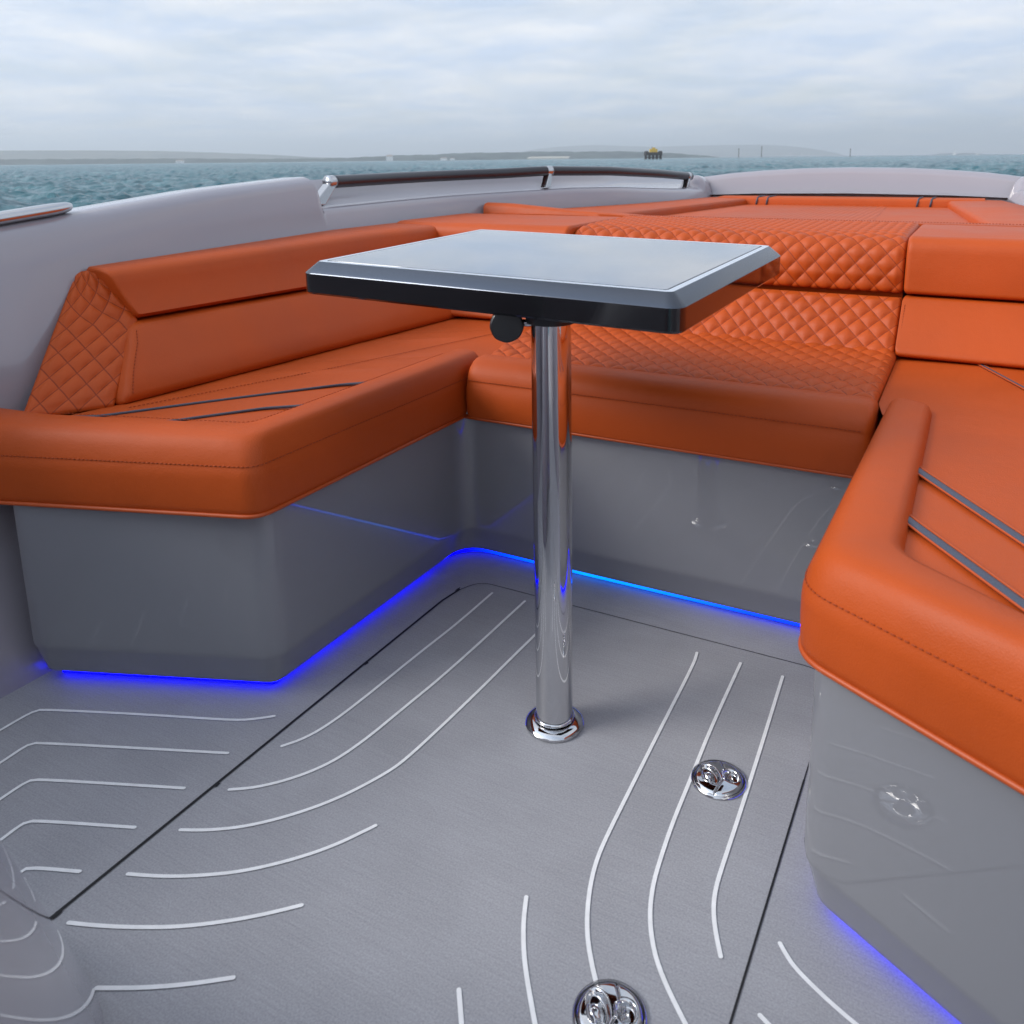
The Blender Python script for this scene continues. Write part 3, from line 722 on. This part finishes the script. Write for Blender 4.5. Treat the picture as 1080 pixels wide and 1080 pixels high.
rows = [[(p[0]-.22, p[1], z) for p in rpath([(-w_, -.75), (-w_, f), (w_, f), (w_, -.75)], [0, .1, .1, 0], 8)] for z, f, w_ in ((1.19, -.27, .36), (1.45, -.42, .30))]
rows2 = [[(p[0]*.985-.0033, p[1]-.008, p[2]) for p in r] for r in rows[::-1]]
grid(rows+rows2+[rows[0]], mb=(m := MB())); m.build('unseen_shade_screen', M['smoked_glass'], co, sharp=30)  # unseen screen on top, added as part of the same light blocker

# ---------------------------------------------------------------- sea, coast, fort, marks
WZ = -.65
def sea_material():
    m, nt, b, N, L = nodes('sea_water'); g = N('ShaderNodeNewGeometry')
    def nz(sc, det, scale=(1, 1, 1), rot=0):
        mp = N('ShaderNodeMapping'); mp.inputs['Scale'].default_value = scale; mp.inputs['Rotation'].default_value = (0, 0, rot); L(g.outputs['Position'], mp.inputs[0])
        n = N('ShaderNodeTexNoise'); n.inputs['Scale'].default_value = sc; n.inputs['Detail'].default_value = det; n.inputs['Roughness'].default_value = .6; L(mp.outputs[0], n.inputs['Vector']); return n
    a = nz(.35, 9, (1, .45, 1), .5); c = nz(.035, 7, (1, .35, 1), .4); w = nz(.12, 8, (1, .3, 1), .45)
    ad = N('ShaderNodeMath'); ad.operation = 'MULTIPLY_ADD'; L(c.outputs['Fac'], ad.inputs[0]); ad.inputs[1].default_value = 4.0; L(a.outputs['Fac'], ad.inputs[2])
    bp = N('ShaderNodeBump'); bp.inputs['Strength'].default_value = 1.; bp.inputs['Distance'].default_value = 1.1; L(ad.outputs[0], bp.inputs['Height']); L(bp.outputs[0], b.inputs['Normal'])
    r = N('ShaderNodeValToRGB'); L(w.outputs['Fac'], r.inputs[0]); e = r.color_ramp.elements
    e[0].position = .35; e[0].color = (.008, .066, .092, 1); e[1].position = .60; e[1].color = (.030, .135, .16, 1)
    q = e.new(.69); q.color = (.10, .22, .24, 1); q = e.new(.76); q.color = (.55, .6, .6, 1)
    L(r.outputs[0], b.inputs['Base Color'])
    b.inputs['Roughness'].default_value = .25; b.inputs['IOR'].default_value = 1.33; b.inputs['Specular IOR Level'].default_value = .35
    M['sea_water'] = m
sea_material()
m = MB(); S_ = 26000.
def waves():
    rng = np.random.default_rng(3)
    az = np.radians(np.linspace(-88, 75, 1500)); rr = np.r_[5*1.0135**np.arange(0, 470)]
    A, Rr = np.meshgrid(az, rr); X = Rr*np.sin(A); Y = 2+Rr*np.cos(A); Z = np.zeros_like(X)
    for k in range(70):
        lam = 10**rng.uniform(math.log10(.45), math.log10(6)); th = rng.normal(.75, .6); amp = .0085*lam**.9
        kx, ky = math.cos(th)*2*PI/lam, math.sin(th)*2*PI/lam; ph = rng.uniform(0, 6.3)
        s_ = np.sin(kx*X+ky*Y+ph+.6*np.sin(X*.11+k)+.6*np.sin(Y*.07+2*k)); fade = np.clip(lam*45/Rr, 0, 1)
        Z += amp*(1-np.abs(s_)*1.3)*fade*1.1
    edge = np.minimum.reduce([np.clip((A-az[0])/.35, 0, 1), np.clip((az[-1]-A)/.35, 0, 1), np.clip((2600-Rr)/1200, 0, 1), np.clip((Rr-5)/2, 0, 1)])
    Z = (Z+.26)*edge+WZ
    n, mm = X.shape; V = np.stack([X, Y, Z+.01], -1).reshape(-1, 3)
    idx = np.arange(n*mm).reshape(n, mm); Fc = np.stack([idx[:-1, :-1], idx[:-1, 1:], idx[1:, 1:], idx[1:, :-1]], -1).reshape(-1, 4)
    me = bpy.data.meshes.new('waves'); me.vertices.add(len(V)); me.vertices.foreach_set('co', V.ravel().astype(np.float32))
    me.loops.add(Fc.size); me.loops.foreach_set('vertex_index', Fc.ravel().astype(np.int32)); me.polygons.add(len(Fc))
    me.polygons.foreach_set('loop_start', np.arange(0, Fc.size, 4, dtype=np.int32)); me.polygons.foreach_set('loop_total', np.full(len(Fc), 4, dtype=np.int32))
    me.polygons.foreach_set('use_smooth', np.ones(len(Fc), dtype=bool)); me.update(calc_edges=True); me.validate()
    me.materials.append(M['sea_water']); o = bpy.data.objects.new('waves', me); COL.objects.link(o); tag(o, kind='structure')
waves()
m.add([(-S_, -S_, WZ), (S_, -S_, WZ), (S_, S_, WZ), (-S_, S_, WZ)], [(0, 1, 2, 3)], False)
tag(m.build('sea', M['sea_water']), kind='structure')

def hills_mat(name, c1, c2, sca):
    m, nt, b, N, L = nodes(name); g = N('ShaderNodeNewGeometry'); mp = N('ShaderNodeMapping'); mp.inputs['Scale'].default_value = (1, 1, 4); L(g.outputs['Position'], mp.inputs[0])
    n = N('ShaderNodeTexNoise'); n.inputs['Scale'].default_value = sca; n.inputs['Detail'].default_value = 8; L(mp.outputs[0], n.inputs['Vector'])
    r = N('ShaderNodeValToRGB'); L(n.outputs['Fac'], r.inputs[0]); e = r.color_ramp.elements; e[0].position = .42; e[0].color = (*c1, 1); e[1].position = .6; e[1].color = (*c2, 1)
    L(r.outputs[0], b.inputs['Base Color']); b.inputs['Roughness'].default_value = .95; b.inputs['Specular IOR Level'].default_value = .1; M[name] = m
hills_mat('woods', (.026, .042, .042), (.06, .082, .075), .012)
hills_mat('downs', (.07, .085, .07), (.13, .135, .11), .004)
mat('chalk', (.36, .36, .35), .9)
def horizon_y(x): return 167.53-.0105*(x-575)
def hill(name, prof, D, depth, mt, seed, rough=.3):
    """a long mound of real depth: prof gives the skyline in the picture, D its distance"""
    rnd = random.Random(seed); xs_ = np.arange(prof[0][0], prof[-1][0]+1, 3.); rows = []
    ph = [rnd.uniform(0, 6) for _ in range(6)]
    for x in xs_:
        y = float(np.interp(x, [a for a, b in prof], [b for a, b in prof]))
        y += rough*(math.sin(x*.21+ph[0])+.7*math.sin(x*.47+ph[1])+.5*math.sin(x*1.1+ph[2])) if prof[0][0]+8 < x < prof[-1][0]-8 else 0
        top = far(x, y, D)[2]; row = []
        hgt = max(.5, top-WZ)
        for k, (dd, hz) in enumerate(((-.5, -.02), (-.42, .22), (-.3, .5), (-.12, .86), (0, 1.), (.15, .9), (.35, .5), (.6, -.02))):
            p = far(x, y, D+dd*depth); row.append((p[0], p[1], WZ+hgt*hz*(1+(.06*math.sin(x*.33+k*1.7+ph[3]) if 0 < k < 7 and k != 4 else 0))))
        rows.append(row)
    m = grid(rows); return tag(m.build(name, mt), kind='structure')
hill('hills', [(-420, 158), (-150, 160), (0, 158.8), (90, 158.6), (170, 159.2), (230, 161), (290, 163.4), (330, 165.8), (400, 167.5), (440, 169)], 7500, 1500, M['downs'], 1, .03)
hill('wooded_shore', [(-420, 167.5), (-100, 168), (0, 168), (110, 167.5), (200, 167.2), (260, 167.6), (340, 167.2), (385, 165.6), (420, 163.6), (450, 163.3), (490, 161.2), (530, 160.8), (570, 159.8), (610, 160.0), (660, 159.6), (700, 161), (730, 163), (760, 165.8)], 4200, 500, M['woods'], 2, .22)
hill('far_hills', [(530, 163), (570, 156.5), (600, 154), (625, 153), (650, 153.6), (690, 155), (720, 154), (760, 153), (800, 152.6), (830, 153.8), (850, 156), (868, 158.6), (885, 162), (890, 164)], 13500, 2500, M['downs'], 3, .03)
hill('low_shore', [(982, 163.6), (990, 162.1), (1003, 161.6), (1020, 161.4), (1034, 161.8), (1042, 163)], 9000, 500, M['woods'], 5, .15)
# chalk cliffs at the headland's foot
for i, (x, yt, w) in enumerate(((833, 160.6, 3), (846, 160.8, 2.2), (853, 161.2, 2))):
    D = 12200; a = far(x-w/2, yt, D); b_ = far(x+w/2, yt+.6, D); m = MB(); c = far(x, yt, D+120)
    m.add([(a[0], a[1], WZ-1), (b_[0], b_[1], WZ-1), (b_[0], b_[1], b_[2]), (a[0], a[1], a[2]), (c[0], c[1], WZ-1), (c[0], c[1], c[2]*.9)], [(0, 1, 2, 3), (0, 3, 5, 4), (1, 4, 5, 2), (3, 2, 5)], False)
    tag(m.build('chalk_cliff', M['chalk']), kind='structure')
mat('white_paint', (.78, .78, .76), .6); mat('brick', (.3, .24, .2), .8); mat('sand', (.5, .46, .38), .9)
# far buildings on the left shore
def house(px, wpx, hpx, D, label, roofc='brick'):
    y = horizon_y(px); a = far(px-wpx/2, y, D); b_ = far(px+wpx/2, y, D); w = math.hypot(b_[0]-a[0], b_[1]-a[1]); hh = hpx/F*D
    o = thing('building', label, 'building', (a[0], a[1], WZ+4)); u = np.array([b_[0]-a[0], b_[1]-a[1]])/w; n = np.array([-u[1], u[0]])
    def q(s, t, z): return (a[0]+u[0]*s+n[0]*t, a[1]+u[1]*s+n[1]*t, WZ+z)
    dd = w*.5; m = MB(); v = [q(0, 0, 0), q(w, 0, 0), q(w, dd, 0), q(0, dd, 0), q(0, 0, hh*.7), q(w, 0, hh*.7), q(w, dd, hh*.7), q(0, dd, hh*.7)]
    m.add(v, [(0, 1, 5, 4), (1, 2, 6, 5), (2, 3, 7, 6), (3, 0, 4, 7)], False); m.build('wall', M['white_paint'], o)
    m = MB(); m.add([q(-1, -1, hh*.69), q(w+1, -1, hh*.69), q(w+1, dd+1, hh*.69), q(-1, dd+1, hh*.69), q(w*.12, dd/2, hh), q(w*.88, dd/2, hh)], [(0, 1, 5, 4), (2, 3, 4, 5), (1, 2, 5), (3, 0, 4), (3, 2, 1, 0)], False); m.build('roof', M[roofc], o)
house(411, 7, 6.0, 3880, 'tall white building on the far shore, the biggest and left of the wooded rise')
house(190, 9, 3.0, 3880, 'low white building on the far left shore')
house(468, 7, 3.0, 3880, 'small pale building below the wooded rise, right of the tall white one')
house(477, 5, 2.4, 3880, 'tiny pale house touching the right side of the small pale building')
# pale beach
m = MB(); P = [far(x, horizon_y(x)+.1, 3900) for x in np.arange(556, 604, 4.)]
grid([[(p[0], p[1], WZ-.5), (p[0], p[1], WZ+7)] for p in P], mb=m); grid([[(p[0], p[1], WZ+7), (p[0]-20, p[1]+60, WZ+12)] for p in P], mb=m)
tag(m.build('beach', M['sand']), kind='structure')

# sea fort / dredging platform
D = 700; c = far(689.5, 165.6, D); k = D/F
FT = thing('sea_platform', 'dark pile platform in the sea with a small yellow cabin on top', 'platform', (c[0], c[1], WZ))
mat('yellow', (.62, .42, .06), .6); mat('dark_timber', (.045, .04, .038), .8)
fx = np.array(R0[:2]); fy = np.array([-R0[1], R0[0]])
def W2(a, b, z): q = np.array(c[:2])+fx*a+fy*b; return (q[0], q[1], WZ+z)
def obox(mb, a0, a1, b0, b1, z0, z1):
    v = [W2(a, b, z) for z in (z0, z1) for b in (b0, b1) for a in (a0, a1)]
    mb.add(v, [(0, 2, 3, 1), (4, 5, 7, 6), (0, 1, 5, 4), (2, 6, 7, 3), (0, 4, 6, 2), (1, 3, 7, 5)], False)
for a in (-6, -3, 0, 3, 6):
    for b in (0, 8):
        m = MB(); obox(m, a-.45, a+.45, b-.45, b+.45, -1, 3.6); m.build('pile', M['dark_timber'], FT)
m = MB(); obox(m, -6.9, 6.9, -1, 9, 3.6, 6.0); obox(m, -6.4, 6.4, -.9, -.6, 1.6, 2.4); obox(m, -6.7, -4.5, -.5, 8, 6, 6.9); obox(m, 4.6, 6.7, -.5, 8, 6, 6.9); m.build('platform_deck', M['dark_timber'], FT)
m = MB(); obox(m, -2.9, 3.1, 1, 6, 6.0, 8.6); obox(m, -1.0, 1.4, 2, 5, 8.6, 9.8); m.build('cabin', M['yellow'], FT)
m = MB(); tube([W2(-1.2, 3, 8), W2(-1.2, 3, 11)], .12, 6, mb=m); m.build('mast', M['dark_timber'], FT)
# channel posts
for px, yt, lb in ((779, 157.5, 'thin dark channel post in the sea, leftmost of the three, nearest the platform'), (803, 155.5, 'tallest thin dark channel post, middle of the three in the sea'), (896.5, 158, 'thin dark channel post standing alone, rightmost of the three')):
    D = 900; b_ = far(px, 166, D); t = far(px, yt, D)[2]
    o = thing('channel_post', lb, 'channel post', (b_[0], b_[1], WZ), 'channel posts in the sea')
    tube([(b_[0], b_[1], WZ-1), (b_[0], b_[1], t)], .30, 8, mb=(m := MB())); m.build('post', M['dark_timber'], o)
    m = MB(); lathe([(.0, 0), (.45, .05), (.45, 1.1), (0, 1.3)], (b_[0], b_[1], t-.3), 10, mb=m, cap=False); m.build('topmark', M['dark_timber'], o)
# sailing boats near the right horizon
mat('sail', (.85, .85, .84), .7)
for px, yt, w, lb in ((1007, 157.6, 3.2, 'bigger white sail on the horizon at far right'), (1030.5, 160.6, 2.6, 'smaller white sail on the horizon, right of the bigger one')):
    D = 3000; b_ = far(px, 163, D); t = far(px, yt, D)[2]-WZ; s = w/F*D
    o = thing('sailing_boat', lb, 'sailing boat', (b_[0], b_[1], WZ), 'sailing boats on the horizon')
    def q(a, bb, z): r = np.array(b_[:2])+fx*a+fy*bb; return (r[0], r[1], WZ+z)
    rows = [[q(s*a*.6, s*.16*math.sqrt(max(0, 1-abs(a)**2.5))*bb, z) for a, bb in ((-1, 0), (-.5, -1), (0, -1), (.6, -1), (1, 0), (.6, 1), (0, 1), (-.5, 1))] for z in (-.2, t*.06, t*.12)]
    grid(rows, True, True, True, mb=(m := MB())); m.build('hull', M['white_paint'], o)
    m = MB(); m.add([q(-s*.05, 0, t*.14), q(-s*.5, .3, t*.14), q(-s*.03, .1, t), q(-s*.26, .8, t*.45)], [(0, 1, 3), (0, 3, 2), (1, 2, 3)], False)
    m.add([q(.02*s, 0, t*.14), q(s*.5, .2, t*.12), q(0, 0, t*.9), q(s*.2, .7, t*.4)], [(0, 1, 3), (0, 3, 2), (1, 2, 3)], False); m.build('sail', M['sail'], o)
    m = MB(); tube([q(0, 0, 0), q(0, 0, t*1.02)], .12, 6, mb=m); m.build('mast', M['steel'], o)

# ---------------------------------------------------------------- haze
HAZE = True
if HAZE:
    m = MB(); box(m, -19000, 19000, -9000, 19000, WZ-2, 420)
    hm = bpy.data.materials.new('haze'); hm.use_nodes = True; nt = hm.node_tree; nt.nodes.remove(nt.nodes['Principled BSDF'])
    pv = nt.nodes.new('ShaderNodeVolumePrincipled'); pv.inputs['Color'].default_value = (.85, .935, 1, 1); pv.inputs['Density'].default_value = 1.55e-4; pv.inputs['Anisotropy'].default_value = .2
    nt.links.new(pv.outputs[0], nt.nodes['Material Output'].inputs['Volume'])
    tag(m.build('haze', hm), kind='stuff')

# ---------------------------------------------------------------- sky and sun
w = bpy.data.worlds.new('World'); sc.world = w; w.use_nodes = True; nt = w.node_tree; N = nt.nodes.new; L = nt.links.new
bg = nt.nodes['Background']; sky = N('ShaderNodeTexSky'); sky.sky_type = 'NISHITA'; sky.sun_disc = False
SUN_EL, SUN_AZ = 33, 232   # from behind and to the left of the camera
sky.sun_elevation = math.radians(SUN_EL); sky.sun_rotation = math.radians(SUN_AZ)
tc = N('ShaderNodeTexCoord'); sp = N('ShaderNodeSeparateXYZ'); L(tc.outputs['Generated'], sp.inputs[0])
# project onto a cloud layer
mx = N('ShaderNodeMath'); mx.operation = 'MAXIMUM'; L(sp.outputs[2], mx.inputs[0]); mx.inputs[1].default_value = 0
ad = N('ShaderNodeMath'); ad.operation = 'ADD'; L(mx.outputs[0], ad.inputs[0]); ad.inputs[1].default_value = .10
cmb = N('ShaderNodeCombineXYZ')
for k in (0, 1):
    dv = N('ShaderNodeMath'); dv.operation = 'DIVIDE'; L(sp.outputs[k], dv.inputs[0]); L(ad.outputs[0], dv.inputs[1]); L(dv.outputs[0], cmb.inputs[k])
def nz(scale, det, rough, loc, dist=0, sclv=(1, 1, 1)):
    mp = N('ShaderNodeMapping'); mp.inputs['Location'].default_value = loc; mp.inputs['Scale'].default_value = sclv; L(cmb.outputs[0], mp.inputs[0])
    n = N('ShaderNodeTexNoise'); n.inputs['Scale'].default_value = scale; n.inputs['Detail'].default_value = det; n.inputs['Roughness'].default_value = rough; n.inputs['Distortion'].default_value = dist
    L(mp.outputs[0], n.inputs['Vector']); return n
n1 = nz(.5, 9, .62, (3.1, 1.7, 0), .6); n2 = nz(1.4, 8, .6, (7.7, 2.2, 0), .3)
cov = N('ShaderNodeMapRange'); cov.inputs['From Min'].default_value = .34; cov.inputs['From Max'].default_value = .56; cov.inputs['To Min'].default_value = .66; L(n1.outputs['Fac'], cov.inputs['Value'])
cr = N('ShaderNodeValToRGB'); L(n2.outputs['Fac'], cr.inputs[0]); e = cr.color_ramp.elements
e[0].position = .38; e[0].color = (.54, .635, .79, 1); e[1].position = .64; e[1].color = (.77, .795, .84, 1)
gain = N('ShaderNodeMix'); gain.data_type = 'RGBA'; gain.blend_type = 'MULTIPLY'; gain.inputs['Factor'].default_value = 1; L(cr.outputs[0], gain.inputs['A']); gain.inputs['B'].default_value = (11.1, 11.1, 11.1, 1)
mix = N('ShaderNodeMix'); mix.data_type = 'RGBA'; L(cov.outputs[0], mix.inputs['Factor']); L(sky.outputs[0], mix.inputs['A']); L(gain.outputs['Result'], mix.inputs['B'])
gain.clamp_result = False
# the cloud cover is brighter around the veiled sun
geo = N('ShaderNodeVectorMath'); geo.operation = 'DOT_PRODUCT'; L(tc.outputs['Generated'], geo.inputs[0])
_a, _e = math.radians(SUN_AZ), math.radians(SUN_EL); geo.inputs[1].default_value = (math.sin(_a)*math.cos(_e), math.cos(_a)*math.cos(_e), math.sin(_e))
g0 = N('ShaderNodeMapRange'); g0.inputs['From Min'].default_value = -1; g0.inputs['From Max'].default_value = 1; L(geo.outputs['Value'], g0.inputs['Value'])
gr = N('ShaderNodeFloatCurve'); cv = gr.mapping.curves[0]; L(g0.outputs[0], gr.inputs['Value'])
cv.points[0].location = (0, .12); cv.points[1].location = (1, .95)
for p in ((.12, .18), (.22, .34), (.42, .36), (.70, .37), (.88, .50)): cv.points.new(*p)
gr.mapping.update()
g3 = N('ShaderNodeMath'); g3.operation = 'MULTIPLY'; L(gr.outputs[0], g3.inputs[0]); g3.inputs[1].default_value = 2.9
glow = N('ShaderNodeVectorMath'); glow.operation = 'SCALE'; L(mix.outputs['Result'], glow.inputs[0]); L(g3.outputs[0], glow.inputs['Scale'])
L(glow.outputs[0], bg.inputs['Color']); bg.inputs['Strength'].default_value = .1
sl = bpy.data.lights.new('sun', 'SUN'); sl.energy = 2.3; sl.angle = math.radians(26); sl.color = (1, .95, .88)
so = bpy.data.objects.new('sun', sl); COL.objects.link(so)
az = math.radians(SUN_AZ); el = math.radians(SUN_EL)
from mathutils import Vector, Matrix
d = Vector((math.sin(az)*math.cos(el), math.cos(az)*math.cos(el), math.sin(el)))
so.rotation_euler = d.to_track_quat('Z', 'Y').to_euler(); so.location = (0, 0, 8)

# ---------------------------------------------------------------- camera
cd = bpy.data.cameras.new('camera'); cam = bpy.data.objects.new('camera', cd); COL.objects.link(cam); sc.camera = cam
c_, s_ = math.cos(ROLL), math.sin(ROLL)
right = Vector(R0)*c_-Vector(U0)*s_*-1 if False else Vector([R0[i]*c_-U0[i]*s_ for i in range(3)])
up = Vector([R0[i]*s_+U0[i]*c_ for i in range(3)])
back = -Vector(FW)
Mx = Matrix((right, up, back)).transposed().to_4x4(); Mx.translation = EYE
cam.matrix_world = Mx
cd.sensor_width = 36; cd.lens = 36*F/1080; cd.clip_start = .02; cd.clip_end = 60000
cd.shift_x = (540-CX)/1080; cd.shift_y = -(540-CY)/1080
cd.dof.use_dof = True; cd.dof.focus_distance = 1.9; cd.dof.aperture_fstop = 9
sc.view_settings.view_transform = 'Standard'; sc.view_settings.look = 'None'; sc.view_settings.exposure = .18; sc.view_settings.gamma = 1
sc.render.resolution_x = sc.render.resolution_y = 1024
